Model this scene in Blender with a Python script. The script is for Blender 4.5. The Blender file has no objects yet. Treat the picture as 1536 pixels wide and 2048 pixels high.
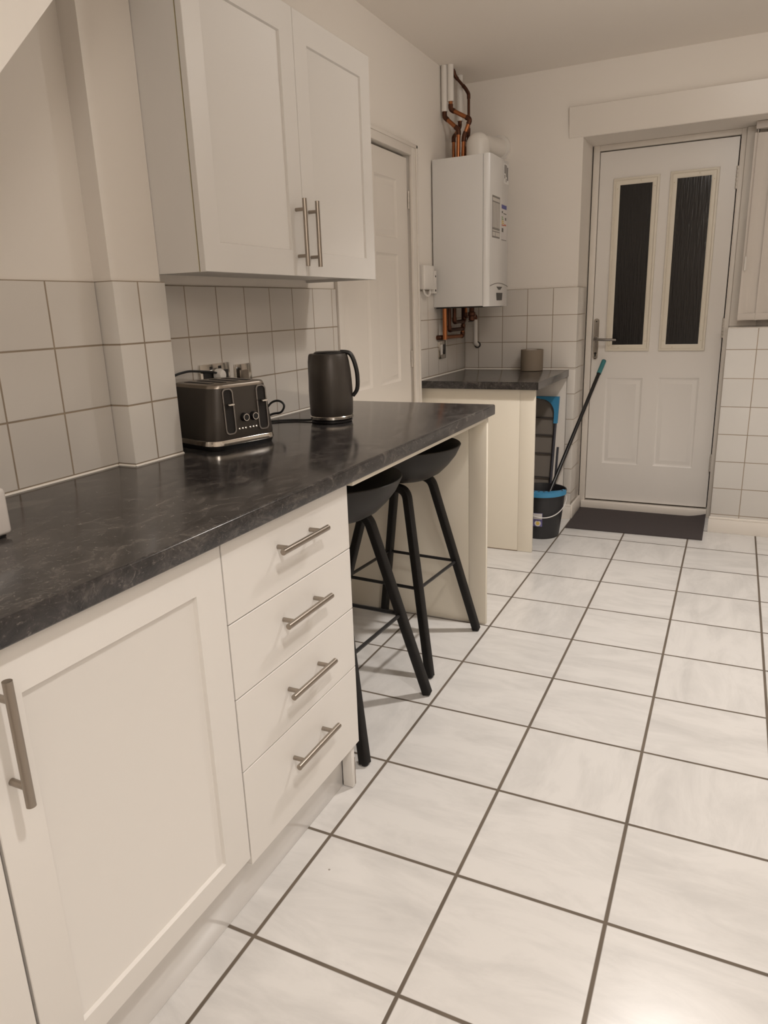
import bpy, bmesh, math, random
from mathutils import Vector, Matrix
random.seed(7)
sc = bpy.context.scene
COL = sc.collection

# ------------------------------------------------------------------ camera
def make_camera():
    f, cx, cy, cz = 1428.137, 1.4228, -1.5177, 1.2781
    yaw, pit, rol = 0.4543, 0.276, -0.0339
    c, s = math.cos(yaw), math.sin(yaw)
    F = Vector((-s*math.cos(pit), c*math.cos(pit), -math.sin(pit)))
    R = Vector((c, s, 0)); U = R.cross(F)
    cr, sr = math.cos(rol), math.sin(rol)
    R2 = cr*R + sr*U; U2 = -sr*R + cr*U
    cam = bpy.data.cameras.new('camera'); o = bpy.data.objects.new('camera', cam); COL.objects.link(o)
    cam.sensor_fit = 'VERTICAL'; cam.sensor_height = 36.0; cam.lens = f/2048*36.0
    cam.clip_start = 0.02
    B = -F
    o.matrix_world = Matrix(((R2.x, U2.x, B.x, cx), (R2.y, U2.y, B.y, cy), (R2.z, U2.z, B.z, cz), (0, 0, 0, 1)))
    sc.camera = o
make_camera()

# ------------------------------------------------------------------ world, lamps, exposure
w = bpy.data.worlds.new('night'); sc.world = w; w.use_nodes = True
w.node_tree.nodes['Background'].inputs[0].default_value = (0.02, 0.022, 0.03, 1)
w.node_tree.nodes['Background'].inputs[1].default_value = 0.3
sc.view_settings.view_transform = 'Standard'
sc.view_settings.look = 'None'
sc.view_settings.gamma = 1.0
sc.view_settings.use_curve_mapping = False
sc.view_settings.exposure = 0.0

LAMP = (1.0, 0.955, 0.91)
def spot(loc, power, size=150, blend=1.0, radius=0.05):
    l = bpy.data.lights.new('ceiling_spot', 'SPOT'); l.energy = power; l.color = LAMP
    l.spot_size = math.radians(size); l.spot_blend = blend; l.shadow_soft_size = radius
    o = bpy.data.objects.new('ceiling_spot', l); o.location = loc; COL.objects.link(o)
def fill_light(loc, power, radius=0.06):
    l = bpy.data.lights.new('fill_point', 'POINT'); l.energy = power; l.color = LAMP; l.shadow_soft_size = radius
    o = bpy.data.objects.new('fill_point', l); o.location = loc; COL.objects.link(o)
spot((1.65, -0.95, 2.44), 84, 122)      # downlight over the near floor
spot((1.42, 1.25, 2.44), 142, 118)      # downlight over the far floor
fill_light((1.42, 1.25, 2.30), 9)  # added fill point below the far downlight, lifts the ambient level
fill_light((2.40, -2.30, 2.10), 29, 0.30)     # unseen soft fill added behind the camera to brighten the room

# ------------------------------------------------------------------ materials
def srgb(r, g, b):
    def f(c):
        c /= 255.0
        return c/12.92 if c <= .04045 else ((c+.055)/1.055)**2.4
    return (f(r), f(g), f(b), 1)
def mat(name, col, rough=0.5, metal=0.0, bump=None, coat=0.0, spec=0.5):
    m = bpy.data.materials.new(name); m.use_nodes = True
    n = m.node_tree.nodes; b = n['Principled BSDF']
    b.inputs['Base Color'].default_value = (*col[:3], 1)
    b.inputs['Roughness'].default_value = rough
    b.inputs['Metallic'].default_value = metal
    b.inputs['Specular IOR Level'].default_value = spec
    if coat: b.inputs['Coat Weight'].default_value = coat; b.inputs['Coat Roughness'].default_value = 0.1
    if bump:
        scale, strength = bump
        l = m.node_tree.links
        tc = n.new('ShaderNodeTexCoord'); no = n.new('ShaderNodeTexNoise'); no.inputs['Scale'].default_value = scale
        no.inputs['Detail'].default_value = 4
        bp = n.new('ShaderNodeBump'); bp.inputs['Strength'].default_value = strength; bp.inputs['Distance'].default_value = 0.002
        l.new(tc.outputs['Object'], no.inputs['Vector']); l.new(no.outputs['Fac'], bp.inputs['Height'])
        l.new(bp.outputs['Normal'], b.inputs['Normal'])
    return m
class NT:
    def __init__(s, m): s.t = m.node_tree; s.b = s.t.nodes['Principled BSDF']
    def n(s, typ, **kw):
        x = s.t.nodes.new(typ)
        for k, v in kw.items(): setattr(x, k, v)
        return x
    def l(s, a, b): s.t.links.new(a, b)
    def m(s, op, a, b=None, c=None):
        x = s.n('ShaderNodeMath', operation=op)
        for i, v in enumerate((a, b, c)):
            if v is None: continue
            if isinstance(v, (int, float)): x.inputs[i].default_value = v
            else: s.l(v, x.inputs[i])
        return x.outputs[0]
    def mix(s, fac, a, b):
        x = s.n('ShaderNodeMix', data_type='RGBA')
        s.l(fac, x.inputs[0]) if not isinstance(fac, (int, float)) else setattr(x.inputs[0], 'default_value', fac)
        for i, v in ((6, a), (7, b)):
            if isinstance(v, tuple): x.inputs[i].default_value = (*v[:3], 1)
            else: s.l(v, x.inputs[i])
        return x.outputs[2]

def grid_mat(name, au, u0, pu, av, v0, pv, tile, grout, gw, rough, floor=False):
    """glazed tiles on a regular grid in object space with recessed grout"""
    m = mat(name, tile, rough); N = NT(m)
    tc = N.n('ShaderNodeTexCoord'); sp = N.n('ShaderNodeSeparateXYZ'); N.l(tc.outputs['Object'], sp.inputs[0])
    masks = []; ids = []
    for a, o, p in ((au, u0, pu), (av, v0, pv)):
        t = N.m('DIVIDE', N.m('SUBTRACT', sp.outputs[a], o), p)
        d = N.m('MULTIPLY', N.m('PINGPONG', t, 0.5), p)
        mr = N.n('ShaderNodeMapRange'); mr.interpolation_type = 'SMOOTHSTEP'
        N.l(d, mr.inputs[0]); mr.inputs[1].default_value = gw*0.35; mr.inputs[2].default_value = gw*0.65
        mr.inputs[3].default_value = 1; mr.inputs[4].default_value = 0
        masks.append(mr.outputs[0]); ids.append(N.m('FLOOR', t))
    g = N.m('MAXIMUM', masks[0], masks[1])
    cid = N.n('ShaderNodeCombineXYZ'); N.l(ids[0], cid.inputs[0]); N.l(ids[1], cid.inputs[1])
    wn = N.n('ShaderNodeTexWhiteNoise'); N.l(cid.outputs[0], wn.inputs[0])
    dark = tuple(c*(0.845 if floor else 0.93) for c in tile[:3])
    if floor:
        # brushed stone print, direction flips from tile to tile
        sx = N.n('ShaderNodeSeparateColor'); N.l(wn.outputs['Color'], sx.inputs[0])
        flip = N.m('GREATER_THAN', sx.outputs[0], 0.62)
        px = N.m('MULTIPLY', sp.outputs[0], 2.0); py = N.m('MULTIPLY', sp.outputs[1], 2.0)
        ax = N.n('ShaderNodeCombineXYZ')
        fx = N.n('ShaderNodeMix'); N.l(flip, fx.inputs[0]); fx.inputs[2].default_value = 2.0; fx.inputs[3].default_value = 6.5
        fy = N.n('ShaderNodeMix'); N.l(flip, fy.inputs[0]); fy.inputs[2].default_value = 6.5; fy.inputs[3].default_value = 2.0
        N.l(N.m('MULTIPLY', px, fx.outputs[0]), ax.inputs[0]); N.l(N.m('MULTIPLY', py, fy.outputs[0]), ax.inputs[1])
        N.l(N.m('MULTIPLY', wn.outputs['Value'], 40.0), ax.inputs[2])
        no = N.n('ShaderNodeTexNoise'); no.inputs['Scale'].default_value = 0.8; no.inputs['Detail'].default_value = 7
        no.inputs['Roughness'].default_value = 0.66; no.inputs['Distortion'].default_value = 0.5
        N.l(ax.outputs[0], no.inputs['Vector'])
        cr = N.n('ShaderNodeMapRange'); N.l(no.outputs['Fac'], cr.inputs[0]); cr.inputs[1].default_value = 0.42; cr.inputs[2].default_value = 0.68
        base = N.mix(cr.outputs[0], tile, dark)
        # sparse dark specks
        vo = N.n('ShaderNodeTexVoronoi'); vo.inputs['Scale'].default_value = 6.5; N.l(tc.outputs['Object'], vo.inputs['Vector'])
        spk = N.m('LESS_THAN', vo.outputs['Distance'], 0.018)
        base = N.mix(N.m('MULTIPLY', spk, 0.7), base, (.16, .12, .09))
    else:
        base = N.mix(wn.outputs['Value'], tile, dark)
    gn = N.n('ShaderNodeTexNoise'); gn.inputs['Scale'].default_value = 9; N.l(tc.outputs['Object'], gn.inputs['Vector'])
    gcol = N.mix(gn.outputs['Fac'], tuple(c*0.7 for c in grout[:3]), tuple(min(1, c*1.45) for c in grout[:3]))
    N.l(N.mix(g, base, gcol), N.b.inputs['Base Color'])
    N.l(N.m('ADD', N.m('MULTIPLY', g, 0.6), rough), N.b.inputs['Roughness'])
    wv = N.n('ShaderNodeTexNoise'); wv.inputs['Scale'].default_value = 5; wv.inputs['Detail'].default_value = 2
    N.l(tc.outputs['Object'], wv.inputs['Vector'])
    h = N.m('ADD', N.m('MULTIPLY', g, -1.0), N.m('MULTIPLY', wv.outputs['Fac'], 0.25))
    bp = N.n('ShaderNodeBump'); bp.inputs['Strength'].default_value = 0.5; bp.inputs['Distance'].default_value = 0.0015
    N.l(h, bp.inputs['Height']); N.l(bp.outputs['Normal'], N.b.inputs['Normal'])
    return m

WALLC = (.83, .77, .70)
TILEC = (.71, .66, .60)
M = {}
M['paint'] = mat('wall_paint', WALLC, .75, bump=(60, .12))
M['ceil'] = mat('ceiling_paint', (.88, .815, .74), .8, bump=(60, .1))
M['gloss'] = mat('white_gloss_paint', (.76, .70, .63), .35)
M['unit'] = mat('white_cabinet_foil', (.745, .71, .668), .42)
M['fresh'] = mat('fresh_white_paint', (.90, .86, .81), .5)
M['plinth'] = mat('white_gloss_plinth', (.74, .71, .68), .12)
M['cream'] = mat('cream_board', (.80, .735, .62), .42, bump=(25, .05))
M['edging'] = mat('yellowed_edging', (.55, .47, .30), .5)
M['upvc'] = mat('white_door_skin', (.78, .735, .685), .33)
M['yellowed'] = mat('yellowed_glazing_trim', (.74, .675, .565), .4)
M['floor'] = grid_mat('floor_tiles', 0, .6085, .3373, 1, -.2204, .3331, (.675, .65, .623), (.12, .094, .07), .0088, .24, True)
M['dimchrome'] = mat('darkened_chrome', (.27, .25, .235), .28, 1.0)
GR = (.30, .235, .17)
M['tileL'] = grid_mat('wall_tiles_left', 1, -.4695, .1539, 2, .9148, .1507, TILEC, GR, .0042, .14)
M['tileP'] = grid_mat('wall_tiles_pillar', 1, -.0865, .6, 2, .9148, .1507, (.76, .715, .655), GR, .0042, .14)
M['tileB'] = grid_mat('wall_tiles_recess', 1, .246, .1487, 2, .9148, .1507, TILEC, GR, .004, .14)
M['tileK'] = grid_mat('wall_tiles_back', 0, .3065, .1495, 2, .9148, .1507, TILEC, GR, .004, .14)
M['tileR'] = grid_mat('wall_tiles_right', 0, 1.5285, .152, 2, 1.0135, .1515, (.67, .635, .59), GR, .004, .14)
M['sealant'] = mat('white_sealant', (.82, .77, .70), .4)
M['steel'] = mat('brushed_steel', (.35, .305, .26), .33, 1.0)
M['chrome'] = mat('polished_chrome', (.66, .62, .57), .12, 1.0)
M['hinge'] = mat('painted_hinge', (.60, .55, .49), .4, 0.3)
M['blackwood'] = mat('black_stained_wood', (.008, .0066, .0058), .5, bump=(40, .15), spec=.28)
M['blackmetal'] = mat('black_steel', (.012, .011, .011), .4)
M['blackseat'] = mat('black_plastic_shell', (.016, .0132, .011), .48, bump=(300, .06), spec=.32)
M['appliance'] = mat('dark_titanium_lacquer', (.060, .050, .042), .38, 0.25)
M['blackplastic'] = mat('black_plastic', (.010, .009, .009), .35)
M['rubber'] = mat('black_rubber_cord', (.008, .008, .008), .5)
M['whiteplastic'] = mat('white_plastic', (.78, .735, .68), .35)
M['boiler'] = mat('white_enamel', (.745, .72, .69), .28)
M['seam'] = mat('dark_seam', (.05, .04, .035), .6)
M['print'] = mat('grey_print', (.12, .11, .10), .6)
M['printlight'] = mat('pale_print', (.62, .58, .53), .5)
M['panelgrey'] = mat('grey_label', (.22, .20, .18), .5)
M['blueprint'] = mat('blue_print', (.10, .10, .30), .5)
M['yellowprint'] = mat('yellow_print', (.65, .46, .10), .5)
M['redprint'] = mat('red_print', (.50, .14, .07), .5)
M['greenprint'] = mat('green_print', (.20, .33, .12), .5)
M['purple'] = mat('violet_print', (.16, .14, .34), .4)
M['paper'] = mat('label_paper', (.66, .62, .60), .4)
M['copper'] = mat('aged_copper', (.40, .155, .065), .34, 1.0, bump=(30, .1))
M['copperdark'] = mat('tarnished_copper', (.10, .042, .024), .45, 0.8)
M['brass'] = mat('brass', (.35, .22, .09), .35, 1.0)
M['pot'] = mat('grey_stoneware', (.205, .16, .115), .75, bump=(50, .4))
M['bucket'] = mat('charcoal_plastic', (.020, .019, .021), .42)
M['blue'] = mat('blue_plastic', (.045, .235, .42), .4)
M['teal'] = mat('teal_grip', (.045, .20, .215), .5)
M['wire'] = mat('white_wire', (.62, .59, .56), .35)
M['airergrey'] = mat('grey_sheet', (.17, .145, .12), .7)
M['airertube'] = mat('dark_blue_tube', (.03, .03, .04), .35)
M['matpile'] = mat('charcoal_mat_pile', (.085, .071, .069), .95, bump=(900, 1.0), spec=.1)
M['blind'] = mat('off_white_blind_fabric', (.70, .64, .58), .8)
M['alu'] = mat('white_headrail', (.56, .50, .45), .4)
M['dark'] = mat('dark_gap', (.015, .012, .01), .8)
M['mophead'] = mat('grey_mop_cotton', (.30, .27, .24), .95)
M['grime'] = mat('brown_grime', (.22, .15, .09), .9)

def worktop_mat(name, lift=1.0):
    m = mat(name, (.03, .026, .023), .2); N = NT(m)
    tc = N.n('ShaderNodeTexCoord')
    mp = N.n('ShaderNodeMapping'); N.l(tc.outputs['Object'], mp.inputs[0]); mp.inputs['Scale'].default_value = (1.6, 1.0, 1.6); mp.inputs['Rotation'].default_value = (0, 0, .5)
    a = N.n('ShaderNodeTexNoise'); a.inputs['Scale'].default_value = 7.5; a.inputs['Detail'].default_value = 10; a.inputs['Roughness'].default_value = .74; a.inputs['Distortion'].default_value = 1.8
    N.l(mp.outputs[0], a.inputs['Vector'])
    r = N.n('ShaderNodeValToRGB'); N.l(a.outputs['Fac'], r.inputs[0])
    e = r.color_ramp.elements
    e[0].position = .30; e[0].color = (.008*lift, .0075*lift, .008*lift, 1)
    e[1].position = .74; e[1].color = (.135*lift, .118*lift, .104*lift, 1)
    x = e.new(.52); x.color = (.036*lift, .032*lift, .031*lift, 1)
    v = N.n('ShaderNodeTexNoise'); v.inputs['Scale'].default_value = 34; v.inputs['Detail'].default_value = 10; v.inputs['Roughness'].default_value = .78; v.inputs['Distortion'].default_value = 2.8
    N.l(mp.outputs[0], v.inputs['Vector'])
    k = N.n('ShaderNodeMapRange'); N.l(v.outputs['Fac'], k.inputs[0]); k.inputs[1].default_value = .55; k.inputs[2].default_value = .78
    vein = N.n('ShaderNodeTexNoise'); vein.inputs['Scale'].default_value = 7; vein.inputs['Detail'].default_value = 6; vein.inputs['Distortion'].default_value = 3.5
    N.l(mp.outputs[0], vein.inputs['Vector'])
    th = N.n('ShaderNodeMapRange'); N.l(N.m('ABSOLUTE', N.m('SUBTRACT', vein.outputs['Fac'], .5)), th.inputs[0])
    th.inputs[1].default_value = 0; th.inputs[2].default_value = .018; th.inputs[3].default_value = 1; th.inputs[4].default_value = 0
    c1 = N.mix(N.m('MULTIPLY', k.outputs[0], .75), r.outputs[0], (.26, .225, .20))
    c2 = N.mix(N.m('MULTIPLY', N.m('MULTIPLY', th.outputs[0], k.outputs[0]), .9), c1, (.42, .37, .33))
    N.l(c2, N.b.inputs['Base Color'])
    N.l(N.m('ADD', N.m('MULTIPLY', a.outputs['Fac'], .12), .10), N.b.inputs['Roughness'])
    return m
M['worktop'] = worktop_mat('dark_slate_laminate')

def reeded_glass():
    m = mat('dark_reeded_glass', (.010, .009, .009), .16); N = NT(m)
    tc = N.n('ShaderNodeTexCoord'); mp = N.n('ShaderNodeMapping'); N.l(tc.outputs['Object'], mp.inputs[0])
    mp.inputs['Scale'].default_value = (110, 1, 9)
    a = N.n('ShaderNodeTexNoise'); a.inputs['Scale'].default_value = 1; a.inputs['Detail'].default_value = 3
    N.l(mp.outputs[0], a.inputs['Vector'])
    bp = N.n('ShaderNodeBump'); bp.inputs['Strength'].default_value = .35; bp.inputs['Distance'].default_value = .003
    N.l(a.outputs['Fac'], bp.inputs['Height']); N.l(bp.outputs['Normal'], N.b.inputs['Normal'])
    return m
M['glass'] = reeded_glass()

# ------------------------------------------------------------------ object helpers
OFF = {}
def setp(o, label=None, cat=None, group=None, kind=None):
    if label: o['label'] = label
    if cat: o['category'] = cat
    if group: o['group'] = group
    if kind: o['kind'] = kind
def thing(name, label, cat, loc, group=None):
    o = bpy.data.objects.new(name, None); o.empty_display_size = .05; o.location = loc; COL.objects.link(o)
    setp(o, label, cat, group); OFF[o.name] = Vector(loc); return o
def obj(name, bm, m, parent=None, label=None, ang=35):
    off = OFF[parent.name] if parent else Vector((0, 0, 0))
    bmesh.ops.recalc_face_normals(bm, faces=bm.faces[:])
    if off.length > 0: bmesh.ops.translate(bm, vec=-off, verts=bm.verts[:])
    me = bpy.data.meshes.new(name); bm.to_mesh(me); bm.free()
    for q in me.polygons: q.use_smooth = True
    me.set_sharp_from_angle(angle=math.radians(ang))
    for q in (m if isinstance(m, (list, tuple)) else [m]): me.materials.append(M[q] if isinstance(q, str) else q)
    o = bpy.data.objects.new(name, me); COL.objects.link(o)
    if parent: o.parent = parent
    OFF[o.name] = off
    if label: o['label'] = label
    return o
def single(name, bm, m, label, cat, group=None, ang=35):
    o = obj(name, bm, m, None, None, ang); setp(o, label, cat, group); return o
def struct(name, bm, m, parent=None, ang=35):
    o = obj(name, bm, m, parent, None, ang)
    if not parent: o['kind'] = 'structure'
    return o
def copy_tree(o, parent=None):
    c = o.copy(); COL.objects.link(c)
    if parent: c.parent = parent
    for ch in list(o.children): copy_tree(ch, c)
    return c

# ------------------------------------------------------------------ shape helpers
def BM(): return bmesh.new()
def box(bm, x0, x1, y0, y1, z0, z1, bev=0, seg=2):
    x0, x1 = sorted((x0, x1)); y0, y1 = sorted((y0, y1)); z0, z1 = sorted((z0, z1))
    v = [bm.verts.new(p) for p in ((x0,y0,z0),(x1,y0,z0),(x1,y1,z0),(x0,y1,z0),(x0,y0,z1),(x1,y0,z1),(x1,y1,z1),(x0,y1,z1))]
    fs = [bm.faces.new([v[i] for i in q]) for q in ((3,2,1,0),(4,5,6,7),(0,1,5,4),(1,2,6,5),(2,3,7,6),(3,0,4,7))]
    if bev:
        es = list({e for f in fs for e in f.edges})
        bmesh.ops.bevel(bm, geom=es, offset=bev, segments=seg, affect='EDGES', profile=.5)
    return bm
def loft(bm, loops, cap=True, closed=False):
    vs = [[bm.verts.new(p) for p in L] for L in loops]
    n = len(vs[0]); rng = range(len(vs)) if closed else range(len(vs)-1)
    for i in rng:
        a, b = vs[i], vs[(i+1) % len(vs)]
        for k in range(n):
            bm.faces.new((a[k], a[(k+1) % n], b[(k+1) % n], b[k]))
    if cap and not closed:
        bm.faces.new(vs[0][::-1]); bm.faces.new(vs[-1])
    return vs
def lathe(bm, prof, c, seg=40, ax=None):
    """prof: list of (r, z); ends are capped unless r is ~0 (then a fan)"""
    loops = []
    for r, z in prof:
        r = max(r, 1e-4)
        loops.append([(c[0]+r*math.cos(2*math.pi*k/seg), c[1]+r*math.sin(2*math.pi*k/seg), c[2]+z) for k in range(seg)])
    loft(bm, loops, True); return bm
def frames(pts):
    P = [Vector(p) for p in pts]; T = []
    for i in range(len(P)):
        a = P[max(i-1, 0)]; b = P[min(i+1, len(P)-1)]; T.append((b-a).normalized())
    ref = Vector((0, 0, 1)) if abs(T[0].z) < .9 else Vector((1, 0, 0))
    n = (ref - T[0]*ref.dot(T[0])).normalized(); out = []
    for i, t in enumerate(T):
        n = (n - t*n.dot(t)).normalized(); out.append((P[i], n, t.cross(n)))
    return out
def tube(bm, pts, r, seg=12, r_end=None):
    L = []
    fr = frames(pts)
    for i, (p, n, b) in enumerate(fr):
        rr = r if r_end is None else r + (r_end-r)*i/(len(fr)-1)
        L.append([p + rr*(math.cos(2*math.pi*k/seg)*n + math.sin(2*math.pi*k/seg)*b) for k in range(seg)])
    loft(bm, L); return bm
def smooth_path(pts, rad, n=5):
    """round the corners of a polyline"""
    P = [Vector(p) for p in pts]; out = [P[0]]
    for i in range(1, len(P)-1):
        a = (P[i-1]-P[i]); b = (P[i+1]-P[i])
        d = min(rad, a.length*.49, b.length*.49)
        p0 = P[i]+a.normalized()*d; p1 = P[i]+b.normalized()*d
        for k in range(n+1):
            t = k/n; out.append((1-t)**2*p0 + 2*t*(1-t)*P[i] + t*t*p1)
    out.append(P[-1]); return out
def spline(pts, n=8):
    P = [Vector(p) for p in pts]; out = []
    for i in range(len(P)-1):
        p0 = P[max(i-1, 0)]; p1 = P[i]; p2 = P[i+1]; p3 = P[min(i+2, len(P)-1)]
        for k in range(n):
            t = k/n
            out.append(.5*((2*p1) + (p2-p0)*t + (2*p0-5*p1+4*p2-p3)*t*t + (3*p1-p0-3*p2+p3)*t**3))
    out.append(P[-1]); return out
def prism(bm, poly, axis, a0, a1):
    """extrude a 2-D polygon along an axis: x -> (y,z), y -> (x,z), z -> (x,y)"""
    def P(q, a): return {'x': (a, q[0], q[1]), 'y': (q[0], a, q[1]), 'z': (q[0], q[1], a)}[axis]
    loft(bm, [[P(q, a0) for q in poly], [P(q, a1) for q in poly]]); return bm
def rrect(w, h, r, n=5):
    out = []
    for cx, cy, a0 in ((w/2-r, h/2-r, 0), (-w/2+r, h/2-r, 90), (-w/2+r, -h/2+r, 180), (w/2-r, -h/2+r, 270)):
        for k in range(n+1):
            a = math.radians(a0+90*k/n); out.append((cx+r*math.cos(a), cy+r*math.sin(a)))
    return out
class Pl:
    """plane frame: u, v in the plane, n out of it"""
    def __init__(s, o, U, V, N): s.o = Vector(o); s.U = Vector(U); s.V = Vector(V); s.N = Vector(N)
    def __call__(s, u, v, n=0.0): return s.o + s.U*u + s.V*v + s.N*n
def rect_loop(pl, r, ins, n):
    u0, u1, v0, v1 = r
    return [pl(u0+ins, v0+ins, n), pl(u1-ins, v0+ins, n), pl(u1-ins, v1-ins, n), pl(u0+ins, v1-ins, n)]
def ring(bm, pl, r, prof, cap=True):
    L = [[bm.verts.new(p) for p in rect_loop(pl, r, i, n)] for i, n in prof]
    for a, b in zip(L, L[1:]):
        for k in range(4): bm.faces.new((a[k], a[(k+1) % 4], b[(k+1) % 4], b[k]))
    if cap: bm.faces.new(L[-1])
def leaf(bm, pl, R, T, rects=(), prof=(), ch=.0012):
    """door leaf of thickness T with relief panels on its face"""
    u0, u1, v0, v1 = R
    us = sorted({u0+ch, u1-ch, *[x for r in rects for x in r[:2]]}); vs = sorted({v0+ch, v1-ch, *[x for r in rects for x in r[2:]]})
    G = {}
    def g(u, v):
        if (u, v) not in G: G[(u, v)] = bm.verts.new(pl(u, v, 0))
        return G[(u, v)]
    for a, b in zip(us, us[1:]):
        for c, d in zip(vs, vs[1:]):
            mu, mv = (a+b)/2, (c+d)/2
            if any(r[0] < mu < r[1] and r[2] < mv < r[3] for r in rects): continue
            bm.faces.new((g(a, c), g(b, c), g(b, d), g(a, d)))
    for r in rects: ring(bm, pl, r, prof, True)
    L = [rect_loop(pl, R, ch, 0), rect_loop(pl, R, 0, -ch), rect_loop(pl, R, 0, -T)]
    loft(bm, L, False)
    q = [bm.verts.new(p) for p in rect_loop(pl, R, 0, -T)]; bm.faces.new(q[::-1])
    return bm
def tbar(parent, pl, u, v, horizontal, length=.188, cc=.131, out=.032, r=.0068):
    """T-bar handle in the plane pl, centred on u, v; a sub-part with bar and two posts"""
    bm = BM()
    d = (1, 0) if horizontal else (0, 1)
    P = lambda t, n: pl(u+d[0]*t, v+d[1]*t, n)
    h = length/2; e = .0012
    tube(bm, [P(-h, out), P(-h+e, out), P(h-e, out), P(h, out)], r, 16)
    for s in (-1, 1): tube(bm, [P(s*cc/2, .0005), P(s*cc/2, out-.003)], .0052, 12)
    return obj('handle', bm, 'steel', parent, 'brushed steel bar handle')

# ================================================================== SETTING
CEIL = 2.486
XR, YB, DY = -.0793, 2.7785, 3.08
def room():
    bm = BM(); box(bm, -.3, 2.9, -2.9, 3.5, -.1, 0); struct('floor', bm, 'floor')
    bm = BM(); box(bm, -.3, 2.9, -2.9, 3.5, CEIL, CEIL+.1); struct('ceiling', bm, 'ceil')
    # left wall: near stretch, pillar, recessed far stretch with a doorway
    bm = BM()
    box(bm, -.3, -.008, -2.9, -.165, 0, CEIL)
    box(bm, -.3, .050, -.165, .004, 0, CEIL)
    box(bm, -.3, XR-.008, .004, 1.205, 0, CEIL)
    box(bm, -.3, XR-.008, 1.205, 1.985, 1.995, CEIL)
    box(bm, -.3, XR-.008, 1.985, YB+.2, 0, CEIL)
    wl = struct('wall_left', bm, 'paint')
    bm = BM(); box(bm, -.008, 0, -2.9, -.1705, .86, 1.367, .0015); obj('wall_tiles', bm, 'tileL', wl)
    bm = BM(); box(bm, -.006, .058, -.1695, .0125, .86, 1.367, .0015); obj('wall_tiles', bm, 'tileP', wl)
    bm = BM(); box(bm, XR-.008, XR, .014, 1.176, .86, 1.367, .0015); obj('wall_tiles', bm, 'tileB', wl)
    bm = BM(); box(bm, XR-.008, XR, 2.044, YB-.002, .86, 1.367, .0015); obj('wall_tiles', bm, 'tileB', wl)
    # back wall: left stretch, lintel over the recess, low wall under the window
    bm = BM()
    box(bm, XR-.008, .590, YB+.008, 3.3, 0, CEIL)
    box(bm, .590, 2.8, YB+.008, 3.3, 2.135, CEIL)
    box(bm, 1.390, 2.8, YB+.008, 3.3, 0, 1.108)
    wb = struct('wall_back', bm, 'paint')
    bm = BM(); box(bm, XR, .597, YB, YB+.008, .9065, 1.367, .0015); obj('wall_tiles', bm, 'tileK', wb)
    bm = BM(); box(bm, .552, .597, YB, YB+.008, 0, .9060, .0015); obj('wall_tiles', bm, 'tileK', wb)
    bm = BM(); box(bm, .590, .597, YB+.009, 3.02, .10, 1.367, .001); obj('wall_tiles', bm, 'tileRev', wb)
    bm = BM(); box(bm, 1.3835, 2.75, YB, YB+.008, .088, 1.123, .0015); obj('wall_tiles', bm, 'tileR', wb)
    bm = BM(); box(bm, 2.75, 2.85, -2.9, 3.3, 0, CEIL); struct('wall_right', bm, 'paint')
    bm = BM(); box(bm, -.3, 2.9, -2.95, -2.85, 0, CEIL); struct('wall_front', bm, 'paint')
    # boxed lintel above door and window, proud at its top edge
    bm = BM(); prism(bm, [(YB+.010, 2.137), (YB+.004, 2.137), (YB-.012, 2.283), (YB-.010, 2.286), (YB+.010, 2.286)], 'x', .514, 2.749)
    struct('trim_1', bm, 'gloss')
    # sloping boxed-in underside at the top of the near left wall
    bm = BM(); prism(bm, [(-.98, 1.302), (-.20, 2.155), (-.20, CEIL-.001), (-.98, CEIL-.001)], 'x', -.007, .40)
    struct('trim_2', bm, 'fresh')
    # sealant beads
    bm = BM()
    def bead(a, b, nx, ny):
        z = .9102; s = .004
        A, B = Vector(a), Vector(b); n = Vector((nx, ny, 0))
        loft(bm, [[p, p+n*s, p+Vector((0, 0, s))] for p in (Vector((*a, z)), Vector((*b, z)))])
    bead((0.0002, -2.5), (0.0002, -.176), 1, 0)
    bead((0.0002, -.1698), (.0583, -.1698), 0, -1)
    bead((.0583, -.1698), (.0583, .0127), 1, 0)
    bead((XR+.0002, .016), (XR+.0002, 1.170), 1, 0)
    struct('trim_3', bm, 'sealant')
    bm = BM()
    for a, b, n in (((XR+.0002, 2.046), (XR+.0002, 2.770), (1, 0)), ((XR+.001, YB-.0002), (.555, YB-.0002), (0, -1))):
        z = .9062; s = .004; N = Vector((*n, 0))
        loft(bm, [[p, p+N*s, p+Vector((0, 0, s))] for p in (Vector((*a, z)), Vector((*b, z)))])
    struct('trim_4', bm, 'sealant')
    # skirting
    def sk(name, x0, x1, y0, y1, h=.085):
        bm = BM(); box(bm, x0, x1, y0, y1, 0, h-.012, .001); box(bm, x0+.001, x1-.001, y0+.002, y1, h-.0125, h, .004); struct(name, bm, 'gloss')
    sk('baseboard_back_right', 1.376, 2.74, YB-.014, YB+.006, .090)
    sk('baseboard_back_left', XR+.003, .603, YB-.014, YB-.0005, .090)
    bm = BM(); box(bm, .5975, .611, YB-.0005, 3.035, 0, .088, .003); struct('baseboard_recess', bm, 'gloss')
M['tileRev'] = grid_mat('wall_tiles_reveal', 1, YB-.01, .31, 2, .9148, .1507, (.70, .655, .60), GR, .004, .16)
room()

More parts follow.
